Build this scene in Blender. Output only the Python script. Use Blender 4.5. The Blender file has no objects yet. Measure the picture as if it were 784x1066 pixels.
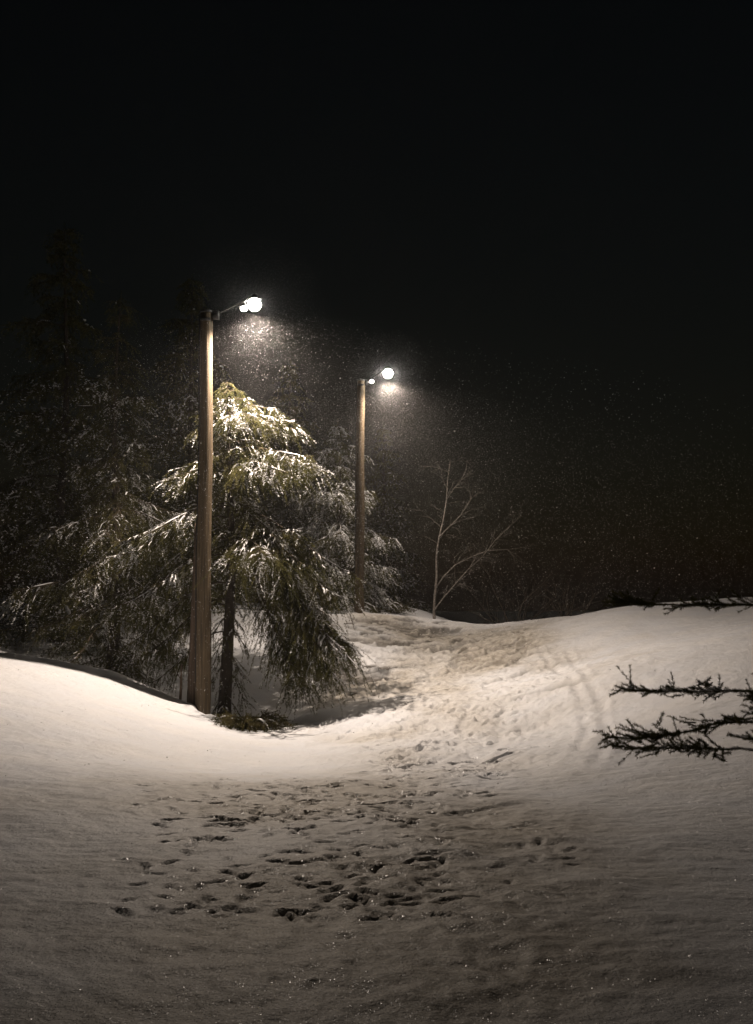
import bpy, math, random
import numpy as np
from mathutils import Vector

rng = np.random.default_rng(7)
random.seed(7)
SC = bpy.context.scene
COL = SC.collection
R = math.radians

# ------------------------------------------------------------------ camera
CAMZ = 1.6
FPX = 1087.0
PITCH = math.atan((620 - 533) / FPX)
cam_d = bpy.data.cameras.new('camera')
cam = bpy.data.objects.new('camera', cam_d)
COL.objects.link(cam)
cam.location = (0, 0, CAMZ)
cam.rotation_euler = (math.pi / 2 + PITCH, 0, 0)
cam_d.sensor_fit = 'VERTICAL'
cam_d.sensor_height = 36.0
cam_d.lens = 36.0 * FPX / 1066.0
cam_d.clip_end = 2000
cam_d.clip_start = 0.05
SC.camera = cam


def at(px, py, d):
    """The world point at forward distance d seen along a survey sight line."""
    cx = (px - 392) / FPX
    cy = (533 - py) / FPX
    dy = math.cos(PITCH) - math.sin(PITCH) * cy
    dz = math.sin(PITCH) + math.cos(PITCH) * cy
    t = d / dy
    return np.array([cx * t, d, CAMZ + dz * t])


# ------------------------------------------------------------------ object helpers
def tag(o, label=None, cat=None, group=None, kind=None):
    if label: o['label'] = label
    if cat: o['category'] = cat
    if group: o['group'] = group
    if kind: o['kind'] = kind
    return o


def empty(name, loc, rz=0.0):
    o = bpy.data.objects.new(name, None)
    COL.objects.link(o)
    o.location = tuple(float(v) for v in loc)
    o.rotation_euler = (0, 0, rz)
    o.empty_display_size = 0.2
    return o


def mesh_np(name, verts, faces, mat, parent=None, smooth=False):
    """One mesh object out of numpy vertices and equal-sized faces (a list of arrays is allowed)."""
    if not isinstance(faces, list):
        faces = [faces]
    faces = [np.asarray(f, dtype=np.int32) for f in faces if len(f)]
    me = bpy.data.meshes.new(name)
    verts = np.asarray(verts, dtype=np.float32)
    me.vertices.add(len(verts))
    me.vertices.foreach_set('co', verts.ravel())
    loops = np.concatenate([f.ravel() for f in faces])
    tot = np.concatenate([np.full(len(f), f.shape[1], dtype=np.int32) for f in faces])
    start = np.concatenate([[0], np.cumsum(tot)[:-1]]).astype(np.int32)
    me.loops.add(len(loops))
    me.loops.foreach_set('vertex_index', loops)
    me.polygons.add(len(tot))
    me.polygons.foreach_set('loop_start', start)
    me.polygons.foreach_set('loop_total', tot)
    if smooth:
        me.polygons.foreach_set('use_smooth', np.ones(len(tot), dtype=bool))
    me.update(calc_edges=True)
    me.validate()
    me.materials.append(mat)
    o = bpy.data.objects.new(name, me)
    COL.objects.link(o)
    if parent:
        o.parent = parent
    return o


class MB:
    """Collects tubes, lathes and boxes into one mesh."""
    def __init__(self):
        self.v, self.q, self.t, self.n = [], [], [], 0

    def tube(self, path, rad, sides=6, squash=1.0, cap=True):
        path = np.asarray(path, dtype=float)
        n = len(path)
        rad = np.broadcast_to(np.asarray(rad, dtype=float), (n,))
        tan = np.gradient(path, axis=0)
        tan /= np.linalg.norm(tan, axis=1)[:, None] + 1e-9
        ref = np.array([0, 0, 1.0])
        if abs(tan[:, 2]).mean() > 0.9:
            ref = np.array([1.0, 0, 0])
        u = np.cross(tan, ref)
        u /= np.linalg.norm(u, axis=1)[:, None] + 1e-9
        w = np.cross(u, tan)
        a = np.arange(sides) * 2 * math.pi / sides
        ring = (path[:, None, :] + rad[:, None, None] *
                (np.cos(a)[None, :, None] * u[:, None, :] + squash * np.sin(a)[None, :, None] * w[:, None, :]))
        b = self.n
        self.v.append(ring.reshape(-1, 3))
        i = np.arange(n - 1)[:, None] * sides
        j = np.arange(sides)[None, :]
        k = (j + 1) % sides
        f = np.stack([b + i + j, b + i + k, b + i + sides + k, b + i + sides + j], axis=-1).reshape(-1, 4)
        self.q.append(f)
        self.n += n * sides
        if cap:
            for (c, off, flip) in ((path[0], 0, 1), (path[-1], (n - 1) * sides, 0)):
                self.v.append(c[None, :])
                ci = self.n
                self.n += 1
                jj = np.arange(sides)
                kk = (jj + 1) % sides
                tri = np.stack([np.full(sides, ci), b + off + (kk if flip else jj), b + off + (jj if flip else kk)], -1)
                self.t.append(tri)

    def lathe(self, prof, c, sides=24):
        """prof: list of (r, z) revolved round the vertical axis through c."""
        a = np.arange(sides) * 2 * math.pi / sides
        ring = np.array([[(c[0] + r * math.cos(t), c[1] + r * math.sin(t), c[2] + z) for t in a] for r, z in prof])
        b = self.n
        n = len(prof)
        self.v.append(ring.reshape(-1, 3))
        i = np.arange(n - 1)[:, None] * sides
        j = np.arange(sides)[None, :]
        k = (j + 1) % sides
        self.q.append(np.stack([b + i + j, b + i + k, b + i + sides + k, b + i + sides + j], -1).reshape(-1, 4))
        self.n += n * sides

    def box(self, c, s, bev=0.0):
        c = np.asarray(c, float)
        h = np.asarray(s, float) / 2
        b = self.n
        # chamfered vertical edges
        e = bev or min(h[0], h[1]) * 0.15
        xy = [(-h[0] + e, -h[1]), (h[0] - e, -h[1]), (h[0], -h[1] + e), (h[0], h[1] - e),
              (h[0] - e, h[1]), (-h[0] + e, h[1]), (-h[0], h[1] - e), (-h[0], -h[1] + e)]
        for z in (-h[2], h[2]):
            self.v.append(np.array([(c[0] + x, c[1] + y, c[2] + z) for x, y in xy]))
        j = np.arange(8)
        k = (j + 1) % 8
        self.q.append(np.stack([b + j, b + k, b + 8 + k, b + 8 + j], -1))
        self.v.append(np.array([c + [0, 0, -h[2]], c + [0, 0, h[2]]]))
        self.t.append(np.stack([np.full(8, b + 16), b + k, b + j], -1))
        self.t.append(np.stack([np.full(8, b + 17), b + 8 + j, b + 8 + k], -1))
        self.n += 18

    def build(self, name, mat, parent=None, smooth=True):
        f = []
        if self.q: f.append(np.concatenate(self.q))
        if self.t: f.append(np.concatenate(self.t))
        return mesh_np(name, np.concatenate(self.v), f, mat, parent, smooth)


# ------------------------------------------------------------------ noise
def _hash(ix, iy, seed):
    h = (ix * 374761393 + iy * 668265263 + seed * 974711) & 0xFFFFFFFF
    h = ((h ^ (h >> 13)) * 1274126177) & 0xFFFFFFFF
    h = h ^ (h >> 16)
    return (h & 0xFFFF) / 65535.0


def vnoise(x, y, seed=0):
    ix = np.floor(x).astype(np.int64)
    iy = np.floor(y).astype(np.int64)
    fx = x - ix
    fy = y - iy
    fx = fx * fx * fx * (fx * (fx * 6 - 15) + 10)
    fy = fy * fy * fy * (fy * (fy * 6 - 15) + 10)
    a = _hash(ix, iy, seed); b = _hash(ix + 1, iy, seed)
    c = _hash(ix, iy + 1, seed); d = _hash(ix + 1, iy + 1, seed)
    return (a * (1 - fx) + b * fx) * (1 - fy) + (c * (1 - fx) + d * fx) * fy - 0.5


def fbm(x, y, seed=0, octv=4, gain=0.5):
    s = np.zeros_like(x)
    amp = 1.0
    for k in range(octv):
        s += amp * vnoise(x + 17.3 * k, y - 9.1 * k, seed + k)
        x = x * 2.03; y = y * 2.03
        amp *= gain
    return s


# ------------------------------------------------------------------ materials
def newmat(name):
    m = bpy.data.materials.new(name)
    m.use_nodes = True
    nt = m.node_tree
    nt.nodes.clear()
    out = nt.nodes.new('ShaderNodeOutputMaterial')
    return m, nt, out


def N(nt, t, **kw):
    n = nt.nodes.new(t)
    for k, v in kw.items():
        if hasattr(n, k) and k not in n.inputs:
            setattr(n, k, v)
        else:
            n.inputs[k].default_value = v
    return n


def ramp(nt, stops):
    r = nt.nodes.new('ShaderNodeValToRGB')
    el = r.color_ramp.elements
    while len(el) < len(stops):
        el.new(0.5)
    for e, (p, c) in zip(el, stops):
        e.position = p
        e.color = (*c, 1)
    return r


def mat_snow_ground():
    m, nt, out = newmat('snow_surface')
    L = nt.links.new
    bs = N(nt, 'ShaderNodeBsdfPrincipled', Roughness=0.62)
    bs.inputs['Specular IOR Level'].default_value = 0.25
    att = N(nt, 'ShaderNodeAttribute', attribute_name='trodden')
    co = N(nt, 'ShaderNodeTexCoord')
    n1 = N(nt, 'ShaderNodeTexNoise', Scale=1.4, Detail=6.0)
    n2 = N(nt, 'ShaderNodeTexNoise', Scale=55.0, Detail=5.0)
    n3 = N(nt, 'ShaderNodeTexNoise', Scale=9.0, Detail=5.0)
    for n in (n1, n2, n3): L(co.outputs['Object'], n.inputs['Vector'])
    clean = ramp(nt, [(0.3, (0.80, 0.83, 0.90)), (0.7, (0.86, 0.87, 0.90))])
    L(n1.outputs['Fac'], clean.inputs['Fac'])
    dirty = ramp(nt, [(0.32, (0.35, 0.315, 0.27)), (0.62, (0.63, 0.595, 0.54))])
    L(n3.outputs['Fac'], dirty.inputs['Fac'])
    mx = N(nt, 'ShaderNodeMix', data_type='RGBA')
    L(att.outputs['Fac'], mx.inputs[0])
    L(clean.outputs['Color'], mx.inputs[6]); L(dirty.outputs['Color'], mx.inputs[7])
    at2 = N(nt, 'ShaderNodeAttribute', attribute_name='darken')
    mx2 = N(nt, 'ShaderNodeMix', data_type='RGBA')
    L(at2.outputs['Fac'], mx2.inputs[0]); L(mx.outputs[2], mx2.inputs[6])
    mx2.inputs[7].default_value = (0.075, 0.066, 0.055, 1)  # darker colour inside prints and along ruts
    L(mx2.outputs[2], bs.inputs['Base Color'])
    b1 = N(nt, 'ShaderNodeBump', Strength=0.35, Distance=0.012)
    L(n2.outputs['Fac'], b1.inputs['Height'])
    b2 = N(nt, 'ShaderNodeBump', Strength=0.42, Distance=0.05)
    L(n3.outputs['Fac'], b2.inputs['Height'])
    L(b1.outputs['Normal'], b2.inputs['Normal'])
    L(b2.outputs['Normal'], bs.inputs['Normal'])
    # ice crystals lying at random angles: small glossy facets
    vo = N(nt, 'ShaderNodeTexVoronoi', Scale=120.0)
    L(co.outputs['Object'], vo.inputs['Vector'])
    lt = N(nt, 'ShaderNodeMath', operation='LESS_THAN')
    L(vo.outputs['Distance'], lt.inputs[0]); lt.inputs[1].default_value = 0.26
    vm = N(nt, 'ShaderNodeVectorMath', operation='MULTIPLY_ADD')
    L(vo.outputs['Color'], vm.inputs[0]); vm.inputs[1].default_value = (2.4, 2.4, 1.0); vm.inputs[2].default_value = (-1.2, -1.2, 0.1)
    vn = N(nt, 'ShaderNodeVectorMath', operation='NORMALIZE')
    L(vm.outputs[0], vn.inputs[0])
    gl = N(nt, 'ShaderNodeBsdfGlossy', Roughness=0.33)
    gl.inputs['Color'].default_value = (0.42, 0.43, 0.45, 1)
    L(vn.outputs[0], gl.inputs['Normal'])
    ms = N(nt, 'ShaderNodeMixShader')
    L(lt.outputs[0], ms.inputs[0]); L(bs.outputs[0], ms.inputs[1]); L(gl.outputs[0], ms.inputs[2])
    L(ms.outputs[0], out.inputs[0])
    return m


def mat_simple(name, col_a, col_b, scale=20.0, rough=0.8, bump=0.0, stretch=(1, 1, 1), metallic=0.0, spec=0.3, det=6.0):
    m, nt, out = newmat(name)
    L = nt.links.new
    bs = N(nt, 'ShaderNodeBsdfPrincipled', Roughness=rough, Metallic=metallic)
    bs.inputs['Specular IOR Level'].default_value = spec
    co = N(nt, 'ShaderNodeTexCoord')
    mp = N(nt, 'ShaderNodeMapping')
    mp.inputs['Scale'].default_value = stretch
    L(co.outputs['Object'], mp.inputs['Vector'])
    nz = N(nt, 'ShaderNodeTexNoise', Scale=scale, Detail=det)
    L(mp.outputs[0], nz.inputs['Vector'])
    r = ramp(nt, [(0.32, col_a), (0.68, col_b)])
    L(nz.outputs['Fac'], r.inputs['Fac'])
    L(r.outputs['Color'], bs.inputs['Base Color'])
    if bump:
        b = N(nt, 'ShaderNodeBump', Strength=bump, Distance=0.02)
        L(nz.outputs['Fac'], b.inputs['Height'])
        L(b.outputs['Normal'], bs.inputs['Normal'])
    L(bs.outputs[0], out.inputs[0])
    return m


def mat_leaf(name, col_a, col_b, scale=2.2):
    m, nt, out = newmat(name)
    L = nt.links.new
    co = N(nt, 'ShaderNodeTexCoord')
    nz = N(nt, 'ShaderNodeTexNoise', Scale=scale, Detail=8.0)
    L(co.outputs['Object'], nz.inputs['Vector'])
    r = ramp(nt, [(0.35, col_a), (0.65, col_b)])
    L(nz.outputs['Fac'], r.inputs['Fac'])
    d = N(nt, 'ShaderNodeBsdfDiffuse')
    t = N(nt, 'ShaderNodeBsdfTranslucent')
    L(r.outputs['Color'], d.inputs['Color']); L(r.outputs['Color'], t.inputs['Color'])
    mx = N(nt, 'ShaderNodeMixShader')
    mx.inputs[0].default_value = 0.42
    L(d.outputs[0], mx.inputs[1]); L(t.outputs[0], mx.inputs[2])
    L(mx.outputs[0], out.inputs[0])
    return m


def mat_flake():
    m, nt, out = newmat('snowflake')
    d = N(nt, 'ShaderNodeBsdfDiffuse', Color=(0.9, 0.9, 0.92, 1))
    t = N(nt, 'ShaderNodeBsdfTranslucent', Color=(0.9, 0.9, 0.92, 1))
    mx = N(nt, 'ShaderNodeMixShader')
    mx.inputs[0].default_value = 0.5
    nt.links.new(d.outputs[0], mx.inputs[1]); nt.links.new(t.outputs[0], mx.inputs[2])
    nt.links.new(mx.outputs[0], out.inputs[0])
    return m


def mat_emit(name, col, strength):
    m, nt, out = newmat(name)
    e = N(nt, 'ShaderNodeEmission', Color=(*col, 1), Strength=strength)
    nt.links.new(e.outputs[0], out.inputs[0])
    return m


M_GROUND = mat_snow_ground()
M_SNOW = mat_simple('bough_snow', (0.78, 0.80, 0.84), (0.88, 0.88, 0.9), 30, 0.7, 0.4)
M_NEEDLE = mat_leaf('spruce_needles', (0.068, 0.072, 0.030), (0.148, 0.138, 0.060))
M_NEEDLE_B = mat_leaf('juniper_needles', (0.06, 0.06, 0.022), (0.14, 0.12, 0.055), 5)
M_BARK = mat_simple('spruce_bark', (0.032, 0.026, 0.021), (0.075, 0.06, 0.048), 9, 0.9, 0.8, (1, 1, 0.35))
M_TWIG = mat_simple('twig_bark', (0.045, 0.034, 0.025), (0.085, 0.065, 0.047), 14, 0.9, 0.3)
M_BIRCH = mat_simple('birch_bark', (0.06, 0.052, 0.045), (0.26, 0.235, 0.21), 7, 0.75, 0.4, (1, 1, 3.0))
M_WOOD = mat_simple('pole_wood', (0.055, 0.041, 0.026), (0.155, 0.115, 0.070), 14, 0.75, 0.5, (3, 3, 0.12), det=9)
M_WOOD_OLD = mat_simple('weathered_wood', (0.06, 0.043, 0.032), (0.13, 0.095, 0.07), 14, 0.85, 0.6, (3, 3, 0.12), det=9)
M_METAL = mat_simple('dark_metal', (0.05, 0.05, 0.052), (0.10, 0.10, 0.10), 25, 0.5, 0.1, metallic=0.6)
M_CABLE = mat_simple('cable_sheath', (0.02, 0.02, 0.02), (0.035, 0.035, 0.035), 30, 0.6, 0.0)
LAMP_COL = (1.0, 0.82, 0.66)
M_GLOW = mat_emit('lamp_diffuser', (1.0, 0.93, 0.82), 110.0)
M_FLAKE = mat_flake()

# ------------------------------------------------------------------ terrain
ctrl = []
for (px, py, d) in [
    # middle line of the trail
    (392, 1066, 3.70), (392, 925, 5.7), (392, 862, 7.5), (400, 815, 10.2), (440, 772, 14.1), (450, 740, 17.2),
    (455, 700, 22.0), (455, 662, 27.5), (450, 644, 31.0),
    # left bank
    (20, 1040, 3.9), (100, 925, 5.7), (140, 845, 8.0), (150, 800, 11.0), (150, 757, 14.6), (135, 711, 18.2), (125, 702, 19.0),
    (40, 690, 17.6), (175, 728, 18.25), (207, 741, 18.3), (205, 736, 18.9), (255, 757, 17.6), (260, 795, 13.0), (330, 771, 16.0), (330, 808, 11.2),
    (-80, 700, 15.0), (-60, 760, 12.0),
    # hollow and slope under the big spruce
    (312, 745, 18.3), (330, 754, 17.4), (370, 755, 16.8), (300, 712, 21.2), (285, 690, 22.5), (262, 642, 26.5), (350, 742, 18.0), (350, 705, 22.0), (362, 648, 29.5),
    (374, 641, 30.8),
    # right bank
    (560, 645, 28.0), (645, 638, 23.0), (640, 700, 15.6), (560, 700, 19.5), (560, 760, 14.4), (540, 800, 11.4), (645, 770, 11.6), (640, 850, 7.9),
    (640, 925, 5.8), (780, 632, 22.0), (780, 760, 11.0), (780, 925, 5.9), (780, 1040, 3.9),
]:
    ctrl.append(at(px, py, d))
for x, y, z in [(-2.7, 19.2, -0.85), (-3.0, 20.2, -0.7), (-3.6, 20.4, -0.8), (-5, 20.8, -0.3), (-7, 24, 0.3), (-4.0, 26, 0.95), (-10, 20, 0.9), (-12, 30, 1.4), (-14, 12, 0.9),
                (0.5, 34, 0.98), (1.1, 36.5, 1.22), (0.3, 37.5, 1.3), (-3, 36, 1.25), (5, 33, 0.2), (6, 38, -0.6), (12, 40, -0.4), (10, 30, 0.9), (12, 24, 1.9), (14, 12, 1.4),
                (0, 50, 0.2), (-20, 50, 1.4), (20, 50, -0.6), (0, 0, 0), (-6, 0, 0.1), (6, 0, 0.1), (0, -10, 0.1), (-15, -8, 0.3), (15, -8, 0.4),
                (-40, 20, 2.0), (40, 20, 2.4), (-40, 70, 1.2), (40, 70, -0.5), (0, 90, -0.5), (-40, -30, 0.5), (40, -30, 0.5)]:
    ctrl.append(np.array([x, y, z]))
ctrl = np.array(ctrl)


def _U(r2):
    return np.where(r2 > 1e-12, 0.5 * r2 * np.log(np.maximum(r2, 1e-12)), 0.0)


def tps_fit(P, lam=0.06):
    n = len(P)
    d2 = ((P[:, None, :2] - P[None, :, :2]) ** 2).sum(-1)
    A = np.zeros((n + 3, n + 3))
    A[:n, :n] = _U(d2) + lam * np.eye(n)
    A[:n, n] = 1; A[:n, n + 1:n + 3] = P[:, :2]
    A[n, :n] = 1; A[n + 1:n + 3, :n] = P[:, :2].T
    b = np.zeros(n + 3); b[:n] = P[:, 2]
    return np.linalg.solve(A, b)


W = tps_fit(ctrl)


def base_z(x, y):
    x = np.clip(np.asarray(x, float), -42, 42); y = np.clip(np.asarray(y, float), -32, 92)
    z = np.full(x.shape, W[-3]) + W[-2] * x + W[-1] * y
    for k in range(len(ctrl)):
        z = z + W[k] * _U((x - ctrl[k, 0]) ** 2 + (y - ctrl[k, 1]) ** 2)
    z = np.where(y > 38, np.minimum(z, 1.32 - np.clip(y - 38, 0, 50) * 0.045), z)
    return np.clip(z, -1.5, 4.0)


def gz(x, y):
    return float(base_z(np.array([x]), np.array([y]))[0])


def on_ground(px, py, dmin=3.0, dmax=45.0):
    d = np.arange(dmin, dmax, 0.05)
    P = np.array([at(px, py, t) for t in d])
    z = base_z(P[:, 0], P[:, 1])
    i = np.argmax(P[:, 2] <= z)
    if not (P[i, 2] <= z[i]): i = len(d) - 1
    return np.array([P[i, 0], P[i, 1], z[i]])


def axis(parts):
    out = []
    for a, b, st in parts:
        out.append(np.arange(a, b, st))
    return np.concatenate(out + [[parts[-1][1]]])


gx = axis([(-130, -40, 9), (-40, -14, 1.3), (-14, -8, 0.15), (-8, -5, 0.07), (-5, 5, 0.024), (5, 8, 0.07), (8, 14, 0.15), (14, 40, 1.3), (40, 130, 9)])
gy = axis([(-60, -6, 5), (-6, 2, 0.4), (2, 5, 0.035), (5, 12.5, 0.02), (12.5, 24, 0.045), (24, 33, 0.07), (33, 46, 0.25), (46, 80, 1.5), (80, 170, 9)])
X, Y = np.meshgrid(gx, gy)
Z = base_z(X, Y)
# soft wind-blown undulation
Z += 0.06 * fbm(X * 0.45, Y * 0.45, 3, 4) + 0.012 * fbm(X * 2.2, Y * 2.2, 11, 3)
Z += 0.010 * fbm(X * 1.2 - Y * 2.0, (X + Y) * 6.0, 55, 3) * 0.5

# trodden parts: soft world-space patches
trod = np.zeros_like(Z)


def patch(px, py, rx, ry, amp):
    c = on_ground(px, py)
    global trod
    trod = np.maximum(trod, amp * np.exp(-(((X - c[0]) / rx) ** 2 + ((Y - c[1]) / ry) ** 2)))


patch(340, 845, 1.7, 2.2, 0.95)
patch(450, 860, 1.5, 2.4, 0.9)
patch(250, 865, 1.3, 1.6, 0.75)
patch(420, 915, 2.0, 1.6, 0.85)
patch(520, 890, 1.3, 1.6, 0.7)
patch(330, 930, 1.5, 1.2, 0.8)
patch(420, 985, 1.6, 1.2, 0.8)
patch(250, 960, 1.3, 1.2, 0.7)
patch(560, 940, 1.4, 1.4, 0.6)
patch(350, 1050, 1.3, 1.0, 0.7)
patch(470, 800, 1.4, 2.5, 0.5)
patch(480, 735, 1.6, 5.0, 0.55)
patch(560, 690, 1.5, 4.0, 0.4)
patch(400, 655, 1.6, 4.0, 0.8)  # crest patches: trodden snow, with spruce shade put into the tint too
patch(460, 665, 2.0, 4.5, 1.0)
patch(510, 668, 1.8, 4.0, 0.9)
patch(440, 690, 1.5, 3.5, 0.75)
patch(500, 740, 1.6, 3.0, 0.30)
patch(360, 715, 0.9, 2.5, 0.8)  # trodden tint that also paints in the shade below the spruce boughs
chop = np.zeros_like(Z)
for px, py, rx, ry, amp in [(480, 745, 2.0, 4.5, 0.9), (430, 770, 1.8, 3.0, 0.7), (520, 720, 2.0, 4.0, 0.8), (430, 700, 1.6, 4.0, 0.9), (470, 800, 2.2, 2.0, 0.5)]:
    c = on_ground(px, py)
    chop = np.maximum(chop, amp * np.exp(-(((X - c[0]) / rx) ** 2 + ((Y - c[1]) / ry) ** 2)))
chop *= 1.5
cr = fbm(X * 3.4, Y * 2.2, 71, 4, 0.65)
Z += chop * (0.045 * np.clip(cr - 0.12, 0, 1) + 0.018 * cr - 0.05 * np.clip(-cr - 0.25, 0, 1))
edge = fbm(X * 0.9, Y * 0.7, 21, 4)
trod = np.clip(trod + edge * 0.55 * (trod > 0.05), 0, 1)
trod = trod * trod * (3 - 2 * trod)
rough = fbm(X * 2.6, Y * 2.1, 31, 5, 0.62)
Z += trod * (0.022 * rough - 0.012)
lump = fbm(X * 7.0, Y * 4.5, 41, 3, 0.6)
Z += trod * 0.012 * lump


FP = np.zeros_like(Z)
DARK = np.zeros_like(Z)
RIM = np.zeros_like(Z)


def local_add(x, y, rad, fn, darken=0.0):
    i0, i1 = np.searchsorted(gy, [y - rad, y + rad])
    j0, j1 = np.searchsorted(gx, [x - rad, x + rad])
    if i1 <= i0 or j1 <= j0: return
    v = fn(X[i0:i1, j0:j1] - x, Y[i0:i1, j0:j1] - y)
    FP[i0:i1, j0:j1] = np.minimum(FP[i0:i1, j0:j1], v)
    RIM[i0:i1, j0:j1] = np.maximum(RIM[i0:i1, j0:j1], v)
    if darken:
        DARK[i0:i1, j0:j1] = np.maximum(DARK[i0:i1, j0:j1], darken * np.clip(-v / 0.035, 0, 1))


def footprint(x, y, a, ln=0.17, wd=0.075, dep=0.07, darken=0.0):
    ca, sa = math.cos(a), math.sin(a)

    def fn(dx, dy):
        u = (dx * ca + dy * sa) / ln
        v = (-dx * sa + dy * ca) / wd
        r = np.sqrt(u * u + v * v)
        return -dep * np.clip(1.25 - r, 0, 0.6) / 0.6 + 0.22 * dep * np.exp(-((r - 1.45) / 0.28) ** 2)
    local_add(x, y, 1.0, fn, darken)


def groove(pts, wd=0.06, dep=0.05, wob=0.03, step=0.05, seed=0, darken=0.0):
    """A rut pressed along a polyline of ground points."""
    P = np.array([p[:2] for p in pts])
    seg = np.linalg.norm(np.diff(P, axis=0), axis=1)
    s = np.concatenate([[0], np.cumsum(seg)])
    t = np.arange(0, s[-1], step)
    x = np.interp(t, s, P[:, 0]); y = np.interp(t, s, P[:, 1])
    x += wob * vnoise(t * 1.3, t * 0 + seed, seed); y += wob * vnoise(t * 1.3, t * 0 + seed + 5, seed)
    fade = np.clip(np.minimum(t, s[-1] - t) / 0.5, 0, 1) * (0.65 + 0.7 * vnoise(t * 2.0, t * 0 + 3.3 + seed, seed + 9))
    j0, j1 = np.searchsorted(gx, [x.min() - 1, x.max() + 1])
    i0, i1 = np.searchsorted(gy, [y.min() - 1, y.max() + 1])
    xs, ys = X[i0:i1, j0:j1], Y[i0:i1, j0:j1]
    best = np.full(xs.shape, 1e9); fd = np.zeros(xs.shape)
    for k in range(0, len(t)):
        a0, a1 = np.searchsorted(gy[i0:i1], [y[k] - 0.9, y[k] + 0.9])
        b0, b1 = np.searchsorted(gx[j0:j1], [x[k] - 0.9, x[k] + 0.9])
        sub = np.s_[a0:a1, b0:b1]
        d2 = (xs[sub] - x[k]) ** 2 + (ys[sub] - y[k]) ** 2
        m = d2 < best[sub]
        best[sub] = np.where(m, d2, best[sub]); fd[sub] = np.where(m, fade[k], fd[sub])
    r = np.sqrt(best)
    if darken:
        DARK[i0:i1, j0:j1] = np.maximum(DARK[i0:i1, j0:j1], np.clip(darken * fd, 0, 1) * np.exp(-(r / wd) ** 2))
    Z[i0:i1, j0:j1] += fd * (-dep * np.exp(-(r / wd) ** 2) + 0.4 * dep * np.exp(-((r - 1.9 * wd) / (0.7 * wd)) ** 2))


# footprints in the trodden foreground and on the rise
def prints(n, box, tmin, dep, seed, sz=(0.08, 0.15), darken=0.0):
    r = np.random.default_rng(seed)
    k = 0
    tries = 0
    while k < n and tries < n * 30:
        tries += 1
        px = r.uniform(box[0], box[2]); py = r.uniform(box[1], box[3])
        g = on_ground(px, py)
        i = min(np.searchsorted(gy, g[1]), len(gy) - 1); j = min(np.searchsorted(gx, g[0]), len(gx) - 1)
        if r.random() > trod[i, j] + tmin: continue
        footprint(g[0], g[1], r.uniform(0, math.pi), r.uniform(*sz), r.uniform(0.45, 0.7) * sz[0], dep * r.uniform(0.5, 1.3), darken * r.uniform(0.3, 1.0))
        k += 1


prints(250, (125, 815, 470, 950), 0.12, 0.022, 1, (0.04, 0.09), 0.2)
prints(150, (220, 808, 440, 860), 0.2, 0.030, 11, (0.045, 0.11), 0.35)
prints(50, (126, 815, 330, 880), 0.4, 0.032, 12, (0.05, 0.13), 0.4)
prints(60, (380, 810, 600, 940), 0.1, 0.015, 2, (0.04, 0.09), 0.2)
prints(40, (200, 950, 640, 1050), 0.15, 0.010, 22, (0.04, 0.08), 0.1)
prints(240, (380, 690, 545, 812), 0.3, 0.05, 23, (0.07, 0.2), 0.28)
prints(90, (400, 790, 520, 830), 0.3, 0.03, 24, (0.05, 0.12), 0.25)
prints(170, (362, 644, 550, 692), 0.08, 0.05, 3, (0.14, 0.34), 0.5)
prints(120, (364, 645, 480, 674), 0.4, 0.07, 13, (0.22, 0.5), 0.9)
prints(40, (330, 690, 400, 715), 0.5, 0.07, 14, (0.18, 0.4), 1.0)  # dark print colour here stands in for bough shade
prints(26, (325, 690, 410, 770), 0.2, 0.09, 4)
prints(60, (400, 690, 540, 800), 0.10, 0.045, 5)


Z += FP + RIM * (FP > -0.01)


def G(*pp):
    return [on_ground(a, b) for a, b in pp]


for k, (pp, w, d) in enumerate([
    (((445, 852), (490, 845), (530, 838), (560, 833)), 0.035, 0.022),
    (((425, 872), (470, 866), (510, 862), (535, 863), (575, 854)), 0.035, 0.025),
    (((480, 890), (520, 884), (560, 880)), 0.035, 0.022),
    (((400, 898), (470, 892), (530, 900), (580, 893)), 0.035, 0.022),
    (((470, 912), (540, 903), (600, 902)), 0.035, 0.02),
    (((180, 815), (230, 813), (262, 811)), 0.04, 0.05),
    (((140, 905), (190, 893), (225, 885)), 0.05, 0.025),
    (((290, 885), (350, 878), (390, 872)), 0.05, 0.025),
    (((430, 708), (500, 690), (560, 671), (590, 662)), 0.13, 0.10),
    (((480, 700), (530, 686), (580, 672)), 0.13, 0.10),
    (((500, 714), (550, 700), (610, 682)), 0.13, 0.10),
    (((440, 680), (500, 664), (545, 652)), 0.16, 0.10),
    (((470, 690), (520, 674), (566, 660)), 0.14, 0.10),
    (((520, 730), (570, 718), (620, 704)), 0.10, 0.08),
    (((560, 670), (585, 700), (605, 730), (612, 760), (600, 790)), 0.06, 0.022),
    (((590, 672), (612, 705), (628, 735), (634, 765), (620, 800)), 0.06, 0.022),
    (((450, 800), (480, 770), (490, 730), (470, 690)), 0.08, 0.02),
    (((490, 800), (520, 770), (525, 735), (500, 700)), 0.08, 0.02),
]):
    groove(G(*pp), w, d, 0.05 if k < 14 else 0.02, seed=k + 1, darken=0.9 if k < 14 else 0.0)  # most ruts are coloured darker as well as pressed in

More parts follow.
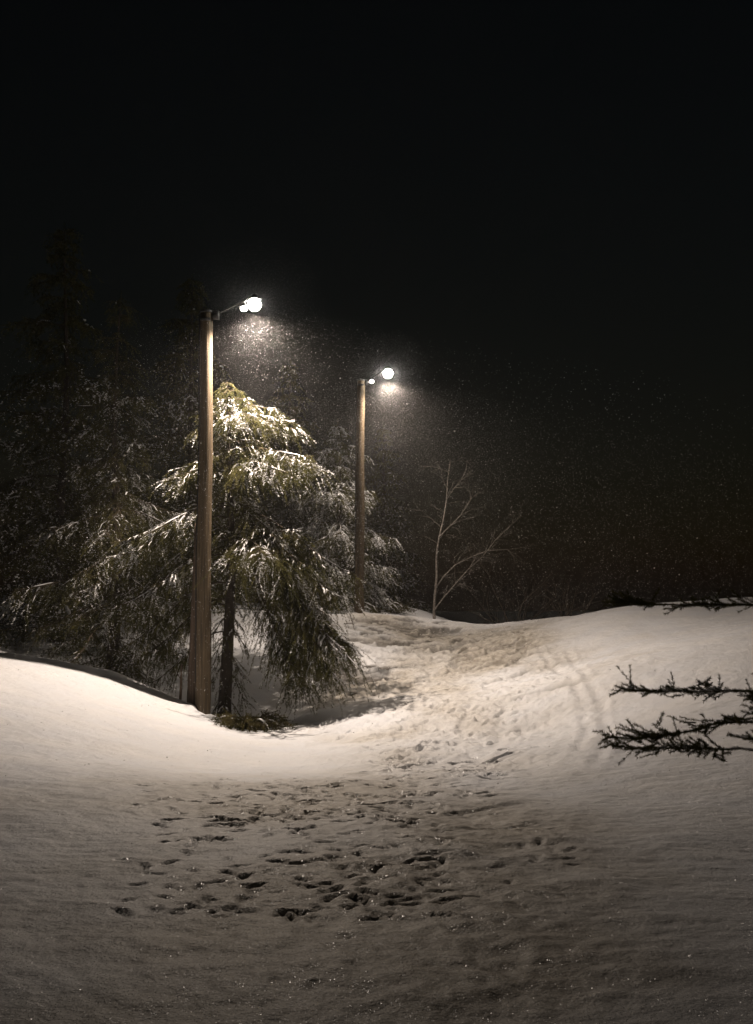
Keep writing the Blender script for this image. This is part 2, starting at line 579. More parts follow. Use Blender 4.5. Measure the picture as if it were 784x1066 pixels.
for px, py, d in ((208, 741, 18.3), (374, 641, 30.8)):       # drift against each post
    q = at(px, py, d)
    Z += 0.09 * np.exp(-(((X - q[0]) / 0.42) ** 2 + ((Y - q[1] + 0.05) / 0.34) ** 2)) * (1 + 1.2 * vnoise(X * 5, Y * 5, 77))
Z += 0.010 * fbm(X * 1.6 + Y * 0.4, Y * 5.5, 91, 4, 0.6)
ny, nx = X.shape
idx = np.arange(ny * nx).reshape(ny, nx)
quads = np.stack([idx[:-1, :-1], idx[:-1, 1:], idx[1:, 1:], idx[1:, :-1]], -1).reshape(-1, 4)
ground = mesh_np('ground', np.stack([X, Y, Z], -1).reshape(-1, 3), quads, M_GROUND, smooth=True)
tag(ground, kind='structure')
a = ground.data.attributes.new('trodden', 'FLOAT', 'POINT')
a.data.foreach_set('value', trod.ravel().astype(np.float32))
a = ground.data.attributes.new('darken', 'FLOAT', 'POINT')
a.data.foreach_set('value', np.clip(DARK, 0, 1).ravel().astype(np.float32))


def top_z(x, y):
    i = int(np.clip(np.searchsorted(gy, y), 1, len(gy) - 1)); j = int(np.clip(np.searchsorted(gx, x), 1, len(gx) - 1))
    return float(Z[i - 1:i + 1, j - 1:j + 1].min())


# ------------------------------------------------------------------ spruce
def rot_basis(d):
    d = d / (np.linalg.norm(d, axis=-1, keepdims=True) + 1e-9)
    ref = np.where(np.abs(d[..., 2:3]) > 0.9, np.array([1.0, 0, 0]), np.array([0, 0, 1.0]))
    u = np.cross(d, ref); u /= np.linalg.norm(u, axis=-1, keepdims=True) + 1e-9
    return d, u, np.cross(d, u)


def needle_mesh(P0, P1, per_m, nl, nw, r, up_bias=0.0, frost=0.0, ztop=99.0):
    """Needles all round the twig segments P0-P1: one thin triangle each."""
    ln = np.linalg.norm(P1 - P0, axis=1)
    cnt = np.maximum(2, (ln * per_m).astype(int))
    ii = np.repeat(np.arange(len(P0)), cnt)
    s = r.random(len(ii))
    base = P0[ii] + (P1 - P0)[ii] * s[:, None]
    d, u, w = rot_basis((P1 - P0)[ii])
    a = r.random(len(ii)) * 2 * math.pi
    out = np.cos(a)[:, None] * u + np.sin(a)[:, None] * w
    out[:, 2] += up_bias
    nd = out * 0.85 + d * r.uniform(0.45, 0.9, len(ii))[:, None]
    nd /= np.linalg.norm(nd, axis=1)[:, None]
    side = np.cross(nd, out + r.normal(0, 0.6, out.shape))
    side /= np.linalg.norm(side, axis=1)[:, None] + 1e-9
    L = nl * r.uniform(0.7, 1.2, len(ii))[:, None]
    if frost <= 0:
        return np.stack([base - side * nw / 2, base + side * nw / 2, base + nd * L], 1).reshape(-1, 3)
    # needles on the upper side that carry frost and snow, in clumps
    cl = vnoise(base[:, 0] * 4.0 + base[:, 2] * 2.3, base[:, 1] * 4.0 - base[:, 2] * 1.9, 5) + 0.6 * vnoise(base[:, 0] * 13 + base[:, 2] * 5, base[:, 1] * 13 - base[:, 2] * 7, 8)
    fr = (out[:, 2] > 0.1) & (cl > 0.30 - frost * 0.42 + r.normal(0, 0.05, len(cl))) & (base[:, 2] < ztop)
    wd = np.where(fr, nw * 1.5, nw)[:, None]
    v = np.stack([base - side * wd / 2, base + side * wd / 2, base + nd * L], 1)
    return v[~fr].reshape(-1, 3), v[fr].reshape(-1, 3)


def spruce_parts(root, H, Rb, seed, crown0=0.4, per_m=110, nl=0.034, nw=0.010, tier=1.15, extra=(), snow=0.6,
                 lat_step=0.085, trunk_r=0.13, droop=1.0, zmax_detail=99.0, whorl=0.30, nlimb=5, snow_w=0.0145, snow_top=5.9, lat_k=1.0, hang_k=1.0, perky=False, limb_r=1.0, frost=0.5, ragged=0.0, avoid=None):
    r = np.random.default_rng(seed)
    tr = MB()
    zz = np.linspace(-0.4, H, 26)
    path = np.stack([0.05 * np.sin(zz * 0.9 + seed), 0.05 * np.cos(zz * 0.7 + seed) - 0.05, zz], 1)
    rad = trunk_r * np.clip(1 - zz / H, 0.02, 1) ** 0.8 * (1 + 0.5 * np.exp(-np.clip(zz, 0, 9) / 0.15))
    tr.tube(path, rad, 12)
    tr.build('trunk', M_BARK, root)
    br = MB(); sn = MB()
    A0, A1 = [path[-7:-1]], [path[-6:]]   # the leader, then every twig segments that carry needles
    limbs = []
    z = crown0
    while z < H - 0.15:
        f = (z - crown0) / (H - crown0)
        tmod = 0.72 + 0.36 * math.cos(2 * math.pi * z / tier + seed)
        n = nlimb if f < 0.85 else 4
        a0 = r.uniform(0, 6.28)
        for k in range(n):
            L = Rb * (1 - f) ** 0.85 * tmod * r.uniform(0.75 - 0.3 * ragged, 1.12 + 0.12 * ragged) + 0.12
            if r.random() < 0.16 * ragged: continue
            limbs.append((a0 + k * 6.283 / n + r.normal(0, 0.25), z + r.normal(0, 0.06), L, droop * (0.45 - 0.25 * f) * r.uniform(0.7, 1.3), f, 0.14))
        z += whorl * r.uniform(0.75, 1.25) * (1 - 0.35 * f)
    for e in extra:
        limbs.append((e[0], e[1], e[2], e[3], 0.1, e[4] if len(e) > 4 else 0.14))
    snow0 = snow
    for (az, zb, L, dr, f, ts) in limbs:
        if avoid and abs((az - avoid[0] + math.pi) % (2 * math.pi) - math.pi) < avoid[1]:
            L = min(L, avoid[2] if zb > 1 else L)
        snow = snow0 if zb < snow_top else 0.02  # higher boughs left nearly snowless so they look unlit
        n = 12
        s = np.linspace(0, 1, n)
        wob = r.normal(0, 0.035, n).cumsum() * L * (1.3 if perky else 0.35)
        ca, sa = math.cos(az), math.sin(az)
        rise = 0.28 * s - dr * 2.2 * s ** 2 + dr * 1.15 * s ** 3.2
        P = np.stack([ca * L * s - sa * wob, sa * L * s + ca * wob, zb + L * rise], 1)
        br.tube(P, limb_r * (0.006 + 0.012 * (L / 2) * (1 - s)), 4, cap=False)
        A0.append(P[2:-1]); A1.append(P[3:]); A0.append(P[2:-1]); A1.append(P[3:])
        # laterals
        m = max(6, int(L / lat_step * 1.6))
        st = np.sort(r.uniform(ts, 1.0, m))
        tan = np.gradient(P, axis=0)
        for q, t in enumerate(st):
            b = np.array([np.interp(t, s, P[:, c]) for c in range(3)])
            tg = np.array([np.interp(t, s, tan[:, c]) for c in range(3)])
            tg /= np.linalg.norm(tg)
            sd = 1 if q % 2 else -1
            lat = np.array([-sa, ca, 0]) * sd
            ang = r.uniform(0.5, 1.1)
            d = tg * math.cos(ang) + lat * math.sin(ang)
            ll = lat_k * (0.16 + 0.32 * L * (1 - t) * (0.35 + t)) * r.uniform(0.6, 1.25)
            ll = min(ll, 0.75)
            u = np.linspace(0, 1, 5)
            hang = r.uniform(-0.5, 0.35) if perky else r.uniform(0.25, 0.8) * droop
            Q = b[None] + d[None] * ll * u[:, None]
            Q[:, 2] -= hang * ll * u ** 1.7
            br.tube(Q, limb_r * 0.006 * (1.2 - u), 3, cap=False)
            A0.append(Q[:-1]); A1.append(Q[1:])
            # hanging twigs
            h = max(2, int(ll / 0.075))
            if zb > zmax_detail: h = max(1, h // 2)
            v = r.uniform(0.1, 1.0, h)
            hb = np.stack([np.interp(v, u, Q[:, c]) for c in range(3)], 1)
            dv = np.stack([r.normal(0, 0.38, h), r.normal(0, 0.38, h), -r.uniform(0.15, 1.0, h)], 1) + 0.55 * d[None]
            if perky:
                dv = np.stack([r.normal(0, 0.45, h), r.normal(0, 0.45, h), r.uniform(-0.35, 0.55, h)], 1) + 0.8 * d[None]
            dv /= np.linalg.norm(dv, axis=1)[:, None]
            hl = hang_k * r.uniform(0.07, 0.30, h) * (0.7 + 0.9 * min(L, 2.2) / 2.2) * np.where(r.random(h) < 0.25, 1.6, 1.0)
            e1 = hb + dv * (hl * 0.5)[:, None]
            e2 = e1 + (dv + np.array([0, 0, 0.15 if perky else -0.45])) * (hl * 0.5)[:, None]
            A0.append(hb); A1.append(e1); A0.append(e1); A1.append(e2)
            # thin snow on the upper part of the hanging twigs
            for g in np.nonzero(r.random(h) < snow * 0.22)[0]:
                S = hb[g][None] + (e1[g] - hb[g])[None] * np.linspace(-0.05, r.uniform(0.5, 1.1), 4)[:, None]
                w = snow_w * r.uniform(0.35, 0.75) * np.array([0.2, 1, 0.8, 0.1])
                S[:, 2] += 0.4 * w + 0.006
                sn.tube(S, w, 5, 0.7)
            # snow caught on the lateral
            for _ in range(2 if r.random() < snow else 0):
                a_, b_ = sorted(r.uniform(0, 1.0, 2))
                if b_ - a_ > 0.12:
                    b_ = min(b_, a_ + 0.5)
                    uu = np.linspace(a_, b_, 6)
                    S = np.stack([np.interp(uu, u, Q[:, c]) for c in range(3)], 1)
                    w = snow_w * r.uniform(0.45, 1.15) * np.array([0.15, 0.8, 1, 1.05, 0.8, 0.12]) * r.uniform(0.75, 1.25, 6)
                    S[:, 2] += 0.5 * w + 0.008
                    S += r.normal(0, 0.010, (6, 3))
                    sn.tube(S, w, 6, 0.62)
        # snow along the limb
        k = int(r.poisson(1.6 * snow * max(L, 0.4)))
        for _ in range(k):
            a_ = r.uniform(0.2, 0.9); b_ = min(1.0, a_ + r.uniform(0.1, 0.3))
            uu = np.linspace(a_, b_, 7)
            S = np.stack([np.interp(uu, s, P[:, c]) for c in range(3)], 1)
            w = snow_w * r.uniform(0.7, 1.5) * np.array([0.12, 0.7, 1, 0.9, 1.05, 0.8, 0.12]) * r.uniform(0.75, 1.25, 7)
            S[:, 2] += 0.45 * w + 0.012
            sn.tube(S, w, 6, 0.6)
    br.build('branches', M_TWIG, root)
    P0, P1 = np.concatenate(A0), np.concatenate(A1)
    v, vf = needle_mesh(P0, P1, per_m, nl, nw, r, 0.0, frost, snow_top)
    nd = mesh_np('needles', v, np.arange(len(v)).reshape(-1, 3), M_NEEDLE, root)
    if len(vf):
        sn.v.append(vf); sn.t.append(np.arange(len(vf)).reshape(-1, 3) + sn.n); sn.n += len(vf)
    if sn.n:
        tag(sn.build('snow', M_SNOW, root), kind='stuff')
    return nd


def spruce(px, d, H, Rb, seed, label, group=None, rz=0.0, **kw):
    x = (px - 392) / FPX * d
    root = empty('spruce_tree', (x, d, top_z(x, d) - 0.03), rz)
    tag(root, label, 'tree', group)
    spruce_parts(root, H, Rb, seed, **kw)
    return root


# the big snow-laden spruce behind the near lamp
hero = spruce(238, 19.3, 6.45, 2.0, 5, 'big spruce with snow on its drooping boughs right behind the near lamp post', per_m=150, snow_top=6.1,
              extra=[(R(-42), 4.0, 2.15, 0.72), (R(-28), 3.8, 2.45, 0.80, 0.3), (R(-20), 4.0, 2.5, 0.70, 0.3), (R(-52), 3.9, 2.0, 0.80, 0.3), (R(-36), 3.7, 2.3, 0.9, 0.35),
                     (R(-40), 3.3, 1.85, 1.4, 0.5), (R(-32), 3.3, 1.8, 1.4, 0.5), (R(-26), 3.4, 2.1, 1.3, 0.45), (R(-46), 3.4, 2.0, 1.35, 0.5), (R(-37), 3.1, 1.9, 1.4, 0.55),
                     (R(-30), 3.6, 2.6, 1.0, 0.45), (R(-43), 3.6, 2.7, 1.0, 0.45), (R(-35), 3.5, 2.75, 0.95, 0.5), (R(-22), 3.4, 2.5, 0.95, 0.5), (R(-39), 3.4, 2.55, 1.1, 0.6),
                     (R(-20), 5.05, 1.75, 0.40), (R(-42), 4.95, 1.75, 0.45), (R(0), 5.1, 1.6, 0.36), (R(-31), 5.15, 1.9, 0.38), (R(-62), 4.9, 1.3, 0.5), (R(180), 5.0, 1.1, 0.45), (R(-155), 4.9, 1.0, 0.5),
                     (R(-25), 6.0, 1.0, 0.38), (R(8), 5.85, 1.2, 0.36), (R(-50), 5.85, 0.9, 0.45), (R(-12), 5.75, 1.3, 0.42), (R(175), 5.7, 0.7, 0.5), (R(-75), 5.8, 0.6, 0.5),
                     (R(-150), 4.1, 2.0, 0.6), (R(-165), 3.9, 2.2, 0.6), (R(180), 4.1, 2.2, 0.55), (R(170), 3.5, 2.3, 0.7),
                     (R(-165), 3.2, 2.1, 0.7), (R(-152), 3.3, 1.9, 0.75), (R(-160), 2.4, 1.5, 0.9), (R(-170), 2.7, 1.9, 0.85), (R(170), 2.3, 1.7, 0.8), (R(-175), 1.8, 1.4, 0.9)] +
                    [(k * 2.4, 0.55 + 0.17 * k, 0.34 + 0.06 * (k % 4), 1.3) for k in range(14)] +
                    [(k * 2.1 + 0.4, 6.0 + 0.05 * k, 0.42 - 0.03 * k, 0.25) for k in range(9)],
              zmax_detail=7.5, crown0=3.4, trunk_r=0.13, snow=0.4, hang_k=1.05, droop=0.95, nlimb=6, frost=0.27, ragged=1.3, tier=1.1, avoid=(R(-108), R(42), 0.62))
left_spruce = spruce(120, 21.6, 8.2, 2.2, 12, 'dim spruce at the left edge, left of the near lamp post', per_m=80, nw=0.012, crown0=0.5, snow=0.15, zmax_detail=6, droop=1.3, frost=0.22, ragged=1.0)
mid_spruce = spruce(352, 33.5, 6.2, 2.7, 23, 'frosted spruce standing behind the far lamp post', per_m=110, nl=0.05, nw=0.016, crown0=0.3, snow=0.4, frost=0.8, lat_step=0.11, whorl=0.34, snow_w=0.020, droop=1.2)

# ------------------------------------------------------------------ distant dark spruces
far_root = spruce(300, 40, 9.5, 2.8, 31, 'tall dark spruce in the gap between the two lamp posts', 'dark spruces at the edge of the woods',
                  per_m=45, nl=0.07, nw=0.024, lat_step=0.15, whorl=0.42, snow=0.08, frost=0.2, nlimb=5, crown0=0.4, snow_w=0.04)


def copy_tree(o, px, d, rz, s, label):
    x = (px - 392) / FPX * d
    c = o.copy(); COL.objects.link(c)
    c.location = (x, d, gz(x, d) - 0.05); c.rotation_euler = (0, 0, rz); c.scale = (s, s, s * 1.03)
    c['label'] = label
    for ch in o.children:
        k = ch.copy(); COL.objects.link(k); k.parent = c
    return c


for (px, d, rz, s, lab) in [
    (195, 28, 1.0, 0.95, 'dark spruce in the gloom just left of the near lamp post, behind the snowy spruce'),
    (60, 25, 2.2, 1.05, 'dark spruce farthest left at the edge of the woods'),
    (400, 46, 4.0, 0.9, 'black spruce far back behind the far lamp, left of the bare birch'),
]:
    copy_tree(far_root, px, d, rz, s, lab)

# ------------------------------------------------------------------ young spruce on the right, close to the camera
px0, dd = 868, 5.6
xs = (px0 - 392) / FPX * dd
sap = empty('young_spruce', (xs, dd, top_z(xs, dd) - 0.02))
tag(sap, 'young dark spruce close by at the right edge with twigs reaching over the snow', 'tree')
spruce_parts(sap, 2.7, 0.50, 44, crown0=0.30, per_m=900, nl=0.018, nw=0.0032,
             extra=[(R(177), 0.88, 1.27, 0.28, 0.3), (R(184), 0.66, 1.22, 0.16, 0.45), (R(168), 1.02, 1.10, 0.26, 0.4), (R(172), 1.46, 1.12, 0.20, 0.3)],
             snow=0.03, frost=0.05, lat_step=0.06, trunk_r=0.03, whorl=0.10, nlimb=5, droop=0.45, snow_w=0.008, tier=0.9, lat_k=0.42, hang_k=0.34, perky=True, limb_r=0.35)


# ------------------------------------------------------------------ bare birch and shrubs
def bare_limb(mb, p, d, L, r0, rg, depth, grav=0.0, mx=4):
    n = 7
    P = [np.array(p, float)]
    dr = np.array(d, float); dr /= np.linalg.norm(dr)
    for k in range(n):
        dr = dr + rg.normal(0, 0.10, 3) + np.array([0, 0, grav])
        dr /= np.linalg.norm(dr)
        P.append(P[-1] + dr * L / n)
    P = np.array(P)
    mb.tube(P, np.linspace(r0, r0 * 0.35, n + 1), 5 if depth < 2 else 3, cap=False)
    if depth >= mx: return
    for _ in range(rg.integers(4, 7)):
        k = rg.integers(2, n + 1)
        dd_ = P[k] - P[k - 1]; dd_ /= np.linalg.norm(dd_)
        ax = rg.normal(0, 1, 3); ax -= ax.dot(dd_) * dd_; ax /= np.linalg.norm(ax)
        bare_limb(mb, P[k], dd_ * 0.8 + ax * rg.uniform(0.4, 0.8), L * rg.uniform(0.35, 0.6), max(r0 * 0.45, 0.004), rg, depth + 1, grav, mx)


bd = 33.0
pts = [at(px, py, bd + k * 0.02) for k, (px, py) in enumerate([(452, 640), (452, 628), (455, 600), (454, 580), (457, 560), (462, 540), (465, 520), (466, 500), (469, 478)])]
birch = empty('birch_tree', (pts[0][0], bd, top_z(pts[0][0], bd) - 0.05))
tag(birch, 'bare slender birch with a crooked pale trunk on the crest right of the far lamp', 'tree')
o0 = np.array(birch.location)
loc = np.array([p - o0 for p in pts]); loc[0, 2] = -0.1
tk = MB()
tt = np.linspace(0, 1, 40)
cc = np.linspace(0, 1, len(loc))
sm = np.stack([np.interp(tt, cc, loc[:, k]) for k in range(3)], 1)
for _ in range(3): sm[1:-1] = (sm[:-2] + 2 * sm[1:-1] + sm[2:]) / 4
tk.tube(sm, np.linspace(0.05, 0.008, 40), 8)
tk.build('trunk', M_BIRCH, birch)
bb = MB()
rg = np.random.default_rng(3)
for pp, r0 in [(((454, 612), (462, 600), (474, 588), (490, 580), (508, 573), (528, 572)), 0.026),
               (((453, 634), (462, 622), (474, 608), (488, 592), (502, 580), (516, 562), (534, 545)), 0.028),
               (((456, 560), (468, 548), (480, 536), (490, 520)), 0.02),
               (((465, 520), (473, 508), (480, 500)), 0.008)]:
    q = np.array([at(a_, b_, bd + rg.normal(0, 0.1)) - o0 for a_, b_ in pp])
    bb.tube(q, np.linspace(r0, 0.008, len(q)), 5, cap=False)
    for k in range(1, len(q)):
        for _ in range(4):
            d0 = q[k] - q[k - 1]
            bare_limb(bb, q[k], d0 / np.linalg.norm(d0) + rg.normal(0, 0.5, 3), rg.uniform(0.35, 0.9), 0.009, rg, 2, -0.02, 3)
for k in range(16, 40, 2):
    bare_limb(bb, sm[k], np.array([rg.normal(0, 1), rg.normal(0, 1), 0.5]), rg.uniform(0.4, 1.0), 0.010, rg, 2, -0.02, 3)
bb.build('branches', M_BIRCH, birch)


def bare_shrub(px, d, h, seed, label, n=9):
    x = (px - 392) / FPX * d
    root = empty('bare_shrub', (x, d, top_z(x, d) - 0.03))
    tag(root, label, 'shrub', 'bare shrubs behind the crest')
    r_ = np.random.default_rng(seed)
    m = MB()
    for k in range(n):
        bare_limb(m, (r_.normal(0, 0.12), r_.normal(0, 0.12), 0), (r_.normal(0, 0.6), r_.normal(0, 0.6), 1), h * r_.uniform(0.6, 1.1), 0.016, r_, 0, -0.03, 2)
    m.build('branches', M_TWIG, root)
    return root


bare_shrub(535, 34.5, 2.3, 61, 'bare twiggy shrub behind the crest, just right of the birch', 11)
bare_shrub(590, 33.0, 2.0, 67, 'bare twiggy shrub behind the crest, farthest right, fading into the dark', 9)


def juniper(px, py, d, L, rad, seed, label, n, rz, sn_p=0.35, nl=0.034):
    p = at(px, py, d)
    root = empty('low_juniper', (p[0], p[1], top_z(p[0], p[1]) - 0.04), rz)
    tag(root, label, 'shrub', 'low evergreen shrubs in the snow')
    r_ = np.random.default_rng(seed)
    A0, A1 = [], []
    br, sn = MB(), MB()
    for k in range(n):
        a_ = r_.uniform(0, 6.28)
        s = np.linspace(0, 1, 7)
        l_ = L * r_.uniform(0.5, 1.0)
        b0 = np.array([r_.uniform(-rad, rad), r_.uniform(-0.15, 0.15), 0])
        P = b0 + np.stack([math.cos(a_) * l_ * s, math.sin(a_) * l_ * s, l_ * (1.75 * s - 1.6 * s ** 2)], 1)
        br.tube(P, 0.008 * (1.2 - s), 4, cap=False)
        A0.append(P[:-1]); A1.append(P[1:])
        for q in range(16):
            t = r_.uniform(0.1, 1)
            b_ = np.array([np.interp(t, s, P[:, c]) for c in range(3)])
            dv = r_.normal(0, 0.6, 3) + np.array([math.cos(a_), math.sin(a_), -0.2]); dv /= np.linalg.norm(dv)
            e = b_ + dv * r_.uniform(0.06, 0.18)
            A0.append(b_[None]); A1.append(e[None])
        if r_.random() < sn_p:
            w = 0.03 * r_.uniform(0.6, 1.2) * np.array([0.1, 0.7, 1, 0.9, 1.0, 0.8, 0.1])
            S = P.copy(); S[:, 2] += 0.025
            sn.tube(S, w, 6, 0.6)
    br.build('branches', M_TWIG, root)
    v = needle_mesh(np.concatenate(A0), np.concatenate(A1), 130, nl, 0.010, r_)
    mesh_np('needles', v, np.arange(len(v)).reshape(-1, 3), M_NEEDLE_B, root)
    if sn.n: tag(sn.build('snow', M_SNOW, root), kind='stuff')


juniper(265, 756, 17.5, 0.62, 0.36, 71, 'low brownish evergreen shrub poking from the snow bank right of the near lamp post', 60, R(-18), 0.08)
juniper(400, 634, 34.5, 0.8, 0.6, 72, 'low dark evergreen shrub on the crest between the far lamp post and the birch', 60, 0, 0.2, 0.04)

# ------------------------------------------------------------------ lamps
LAMP_W = 3000.0
LAMPS = []


def lamp(base, top_z_, lean, head, second, label, rad=0.115, stub=None, power=LAMP_W, seed=0, glow=0.98):
    bx, by, bz = base
    root = empty('street_lamp', (bx, by, bz))
    tag(root, label, 'street lamp', 'wooden lamp posts along the trail')
    H = top_z_ - bz
    head = np.array(head) - np.array(base)
    second = np.array(second) - np.array(base)
    zz = np.linspace(-0.5, H, 30)
    pth = np.stack([lean * zz / H + 0.008 * np.sin(zz * 1.7 + seed), 0.008 * np.cos(zz * 1.3), zz], 1)
    m = MB(); m.tube(pth, rad * (1.05 - 0.18 * np.clip(zz / H, 0, 1)), 20)
    m.build('pole', M_WOOD, root)
    t = pth[-1]
    # metal cap
    m = MB(); m.lathe([(0.0, 0.045), (0.05, 0.04), (rad * 0.95, 0.012), (rad * 0.97, -0.03), (rad * 0.90, -0.03)], t + [0, 0, 0.005], 20)
    m.build('cap', M_METAL, root)
    # bracket clamped to the pole
    m = MB(); m.box(t + [rad * 0.87 + 0.055, -0.01, -0.06], (0.11, 0.10, 0.15))
    m.box(t + [0, -rad - 0.004, -0.16], (0.17, 0.03, 0.05)); m.build('bracket', M_METAL, root)
    # arm
    a0 = t + np.array([rad + 0.09, -0.01, -0.02])
    s = np.linspace(0, 1, 12)
    hp = head + np.array([-0.13, 0, 0.075])
    arm = a0[None] * (1 - s)[:, None] + hp[None] * s[:, None]
    arm[:, 2] += 0.012 * np.sin(s * math.pi)
    m = MB(); m.tube(arm, 0.018, 8); m.build('arm', M_METAL, root)
    # main head: shallow bell shade with an opal bowl under it
    hd = MB()
    hd.lathe([(0.0, 0.19), (0.045, 0.185), (0.06, 0.16), (0.07, 0.135), (0.10, 0.12), (0.125, 0.095), (0.128, 0.085),
              (0.12, 0.088), (0.095, 0.108), (0.06, 0.118), (0.0, 0.12)], head, 28)
    hd.tube(np.array([hp, head + [-0.06, 0, 0.12], head + [0, 0, 0.175]]), 0.018, 8)
    ho = hd.build('lamp_head', M_METAL, root)
    gl = MB(); gl.lathe([(r_ * glow, z_ * glow - 0.105 * (glow - 1)) for r_, z_ in [(0.0, 0.105), (0.055, 0.10), (0.095, 0.06), (0.118, 0.0), (0.105, -0.06), (0.065, -0.105), (0.0, -0.12)]], head, 24)
    gl.build('bulb', M_GLOW, ho)
    # small second head hung from the arm
    k = int(np.argmin(np.abs(arm[:, 0] - second[0])))
    sh = MB()
    sh.tube(np.array([arm[k], second + [0, 0, 0.09]]), 0.010, 6)
    sh.lathe([(0.0, 0.10), (0.03, 0.095), (0.05, 0.06), (0.085, 0.03), (0.09, 0.02), (0.082, 0.022), (0.045, 0.05), (0.0, 0.055)], second, 20)
    so = sh.build('small_lamp_head', M_METAL, root)
    g2 = MB(); g2.lathe([(0.0, 0.03), (0.04, 0.025), (0.06, 0.0), (0.045, -0.035), (0.0, -0.05)], second, 18)
    g2.build('bulb', M_GLOW, so)
    # cable down the shaded side of the pole
    m = MB(); pc = pth.copy(); off = rad * 1.05 - 0.02 * np.clip(zz / H, 0, 1) + 0.006
    pc[:, 0] -= off * 0.93; pc[:, 1] -= off * 0.36
    m.tube(pc[4:], 0.012, 6); m.build('cable', M_CABLE, root)
    if stub:
        m = MB()
        sb = np.array(stub[0]) - np.array(base); st_ = np.array(stub[1]) - np.array(base)
        uu = np.linspace(0, 1, 10)[:, None]
        q = sb[None] * (1 - uu) + st_[None] * uu
        m.tube(q, np.linspace(0.10, 0.075, 10), 14)
        m.build('support_post', M_WOOD_OLD, root)
    LAMPS.append(tuple(head + np.array(base)))
    ld = bpy.data.lights.new('lamp_light', 'SPOT')
    ld.energy = power; ld.color = LAMP_COL
    ld.spot_size = R(148); ld.spot_blend = 0.78; ld.shadow_soft_size = 0.035
    lo = bpy.data.objects.new('lamp_light', ld); COL.objects.link(lo)
    lo.parent = root; lo.location = tuple(head + np.array([0, 0, -0.06 - 0.14 * glow]))
    lo.rotation_euler = (Vector((0.10, -0.09, -1.0)).to_track_quat('-Z', 'Y')).to_euler()
    return root


d1 = 18.3
b1 = at(211, 741, d1); b1[2] = top_z(b1[0], b1[1]) - 0.02
t1 = at(215.5, 325, d1)
h1 = at(265, 317, d1 + 0.07); s1 = at(254, 321, d1 + 0.05)
sb = at(199.5, 742, d1 + 0.25); sb[2] = top_z(sb[0], sb[1]) - 0.3
st_ = at(207.5, 545, d1 + 0.19)
lamp(b1, t1[2], t1[0] - b1[0], h1, s1, 'near wooden lamp post on the snow bank with a second short post against it', 0.130, (sb, st_))
d2 = 30.8
b2 = at(374, 641, d2); b2[2] = top_z(b2[0], b2[1]) - 0.05
t2 = at(375.5, 396, d2)
h2 = at(404, 388, d2 - 0.3); s2 = at(387, 397, d2 - 0.1)
lamp(b2, t2[2], t2[0] - b2[0], h2, s2, 'far wooden lamp post on the crest, smaller in view, beside the frosted spruce', 0.140, power=LAMP_W * 0.40, glow=1.18, seed=3)  # glow swells this bulb to imitate bloom

# thin stake beside the near post
p = at(187.5, 737, 18.4)
stake = empty('wooden_stake', (p[0], p[1], top_z(p[0], p[1])))
tag(stake, 'thin dark stake standing in the snow just left of the near lamp post', 'stake')
m = MB(); zz = np.linspace(-0.2, 0.62, 8)
m.tube(np.stack([0.03 * zz + 0.004 * np.sin(zz * 9), 0.01 * zz, zz], 1), np.linspace(0.026, 0.018, 8), 8)
m.build('shaft', M_WOOD_OLD, stake)
m = MB(); m.tube(np.array([[0.01, 0, 0.35], [-0.05, 0.02, 0.44], [-0.075, 0.03, 0.52]]), [0.010, 0.008, 0.004], 6)
m.build('broken_twig', M_TWIG, stake)


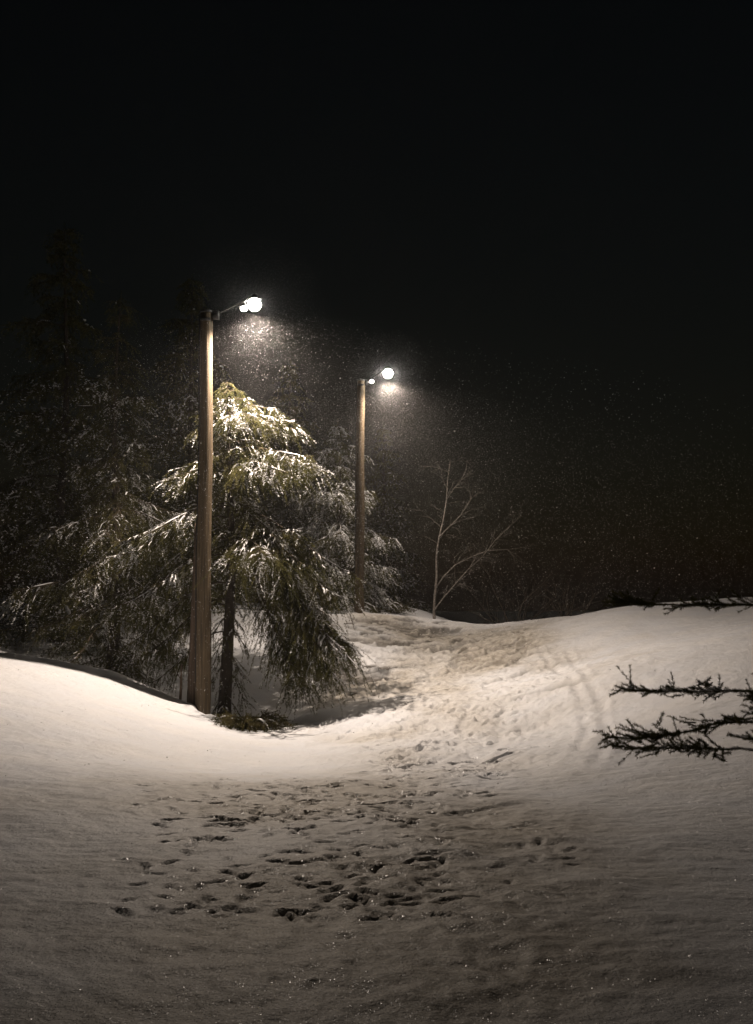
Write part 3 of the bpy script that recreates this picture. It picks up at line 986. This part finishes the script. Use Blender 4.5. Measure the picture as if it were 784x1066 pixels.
# ------------------------------------------------------------------ falling snow
def flakes():
    r_ = np.random.default_rng(99)
    n = 70000
    y = 4.0 + 32.0 * r_.random(n) ** 0.75
    x = (r_.random(n) * 2 - 1) * (0.40 * y + 0.5)
    z = base_z(x, y) + 0.05 + r_.random(n) * 6.8
    c = [np.stack([x, y, z], 1)]
    sz = [np.ones(n)]
    for h, gk in zip(LAMPS, (1, 2)):   # extra fine flakes packed round each lamp, standing in for its glow
        for k, rad, pw, drop, f in ((120000, 4.6, 0.5, 1.9, 0.32), (5000, 2.4, 0.45, 0.6, 0.45), (26000, 1.25, 0.85, 0.02, 0.26)):
            k *= gk
            q = r_.normal(0, 1, (k, 3)); q /= np.linalg.norm(q, axis=1)[:, None]
            c.append(np.array(h) + q * (rad * r_.random(k) ** pw)[:, None] - [0, 0, drop])
            sz.append(np.full(k, f))
    c = np.concatenate(c); sz = np.concatenate(sz)
    ok = c[:, 2] > base_z(c[:, 0], c[:, 1]) + 0.05
    lit = np.zeros(len(ok), dtype=bool)
    for h in LAMPS:                    # flakes out of the lamplight are lost in the dark: leave them out
        q = c - np.array(h)
        lit |= (-q[:, 2] > 0.30 * np.linalg.norm(q, axis=1)) | (np.linalg.norm(q, axis=1) < 1.3)
    ok &= lit
    for h in LAMPS:
        ok &= np.linalg.norm(c - (np.array(h) - [0, 0, 0.22]), axis=1) > 0.25
    c = c[ok]; sz = sz[ok]
    n = len(c)
    size = sz * (0.0012 + 0.0026 * r_.random(n) ** 4 + 0.00013 * c[:, 1])
    u = r_.normal(0, 1, (n, 3)); u /= np.linalg.norm(u, axis=1)[:, None]
    w = np.cross(u, r_.normal(0, 1, (n, 3))); w /= np.linalg.norm(w, axis=1)[:, None]
    ang = np.arange(5) * 2 * math.pi / 5
    v = c[:, None, :] + size[:, None, None] * r_.uniform(0.6, 1.25, (n, 5, 1)) * (np.cos(ang)[None, :, None] * u[:, None] + np.sin(ang)[None, :, None] * w[:, None])
    F = np.arange(n * 5).reshape(-1, 5)
    o_ = mesh_np('falling_snow', v.reshape(-1, 3), F, M_FLAKE)
    tag(o_, 'fine snowflakes falling through the lamplight over the trail', 'snowfall', kind='stuff')


flakes()

# ------------------------------------------------------------------ haze: snow-filled air
HAZE = 0.0007
hm, nt, out = newmat('haze_air')
vol = N(nt, 'ShaderNodeVolumePrincipled', Density=HAZE, Anisotropy=0.25)
vol.inputs['Color'].default_value = (0.93, 0.93, 0.92, 1)
nt.links.new(vol.outputs[0], out.inputs['Volume'])
m = MB()
bx0 = np.array([[sx, sy, sz] for sz in (-3.0, 18.0) for sx, sy in ((-140, -70), (140, -70), (140, 180), (-140, 180))], float)
fq = np.array([[3, 2, 1, 0], [4, 5, 6, 7], [0, 1, 5, 4], [1, 2, 6, 5], [2, 3, 7, 6], [3, 0, 4, 7]])
hz = mesh_np('haze', bx0, fq, hm)
tag(hz, 'thin haze of snow-filled night air round the lamps', 'haze', kind='stuff')

# ------------------------------------------------------------------ night sky and faint moon
wd = bpy.data.worlds.new('World')
SC.world = wd
wd.use_nodes = True
nt = wd.node_tree
bg = nt.nodes['Background']
sky = nt.nodes.new('ShaderNodeTexSky')
sky.sky_type = 'NISHITA'
sky.sun_disc = False
sky.sun_elevation = R(2)
sky.sun_rotation = R(200)
nt.links.new(sky.outputs[0], bg.inputs[0])
bg.inputs[1].default_value = 0.002

# ------------------------------------------------------------------ render settings
SC.render.engine = 'CYCLES'
SC.view_settings.view_transform = 'Standard'
SC.view_settings.look = 'None'
SC.view_settings.exposure = 0.0
SC.view_settings.gamma = 1.0
SC.view_settings.use_curve_mapping = False
SC.cycles.use_denoising = True
SC.cycles.max_bounces = 6
SC.cycles.volume_bounces = 1
SC.cycles.diffuse_bounces = 3
SC.cycles.sample_clamp_indirect = 4.0
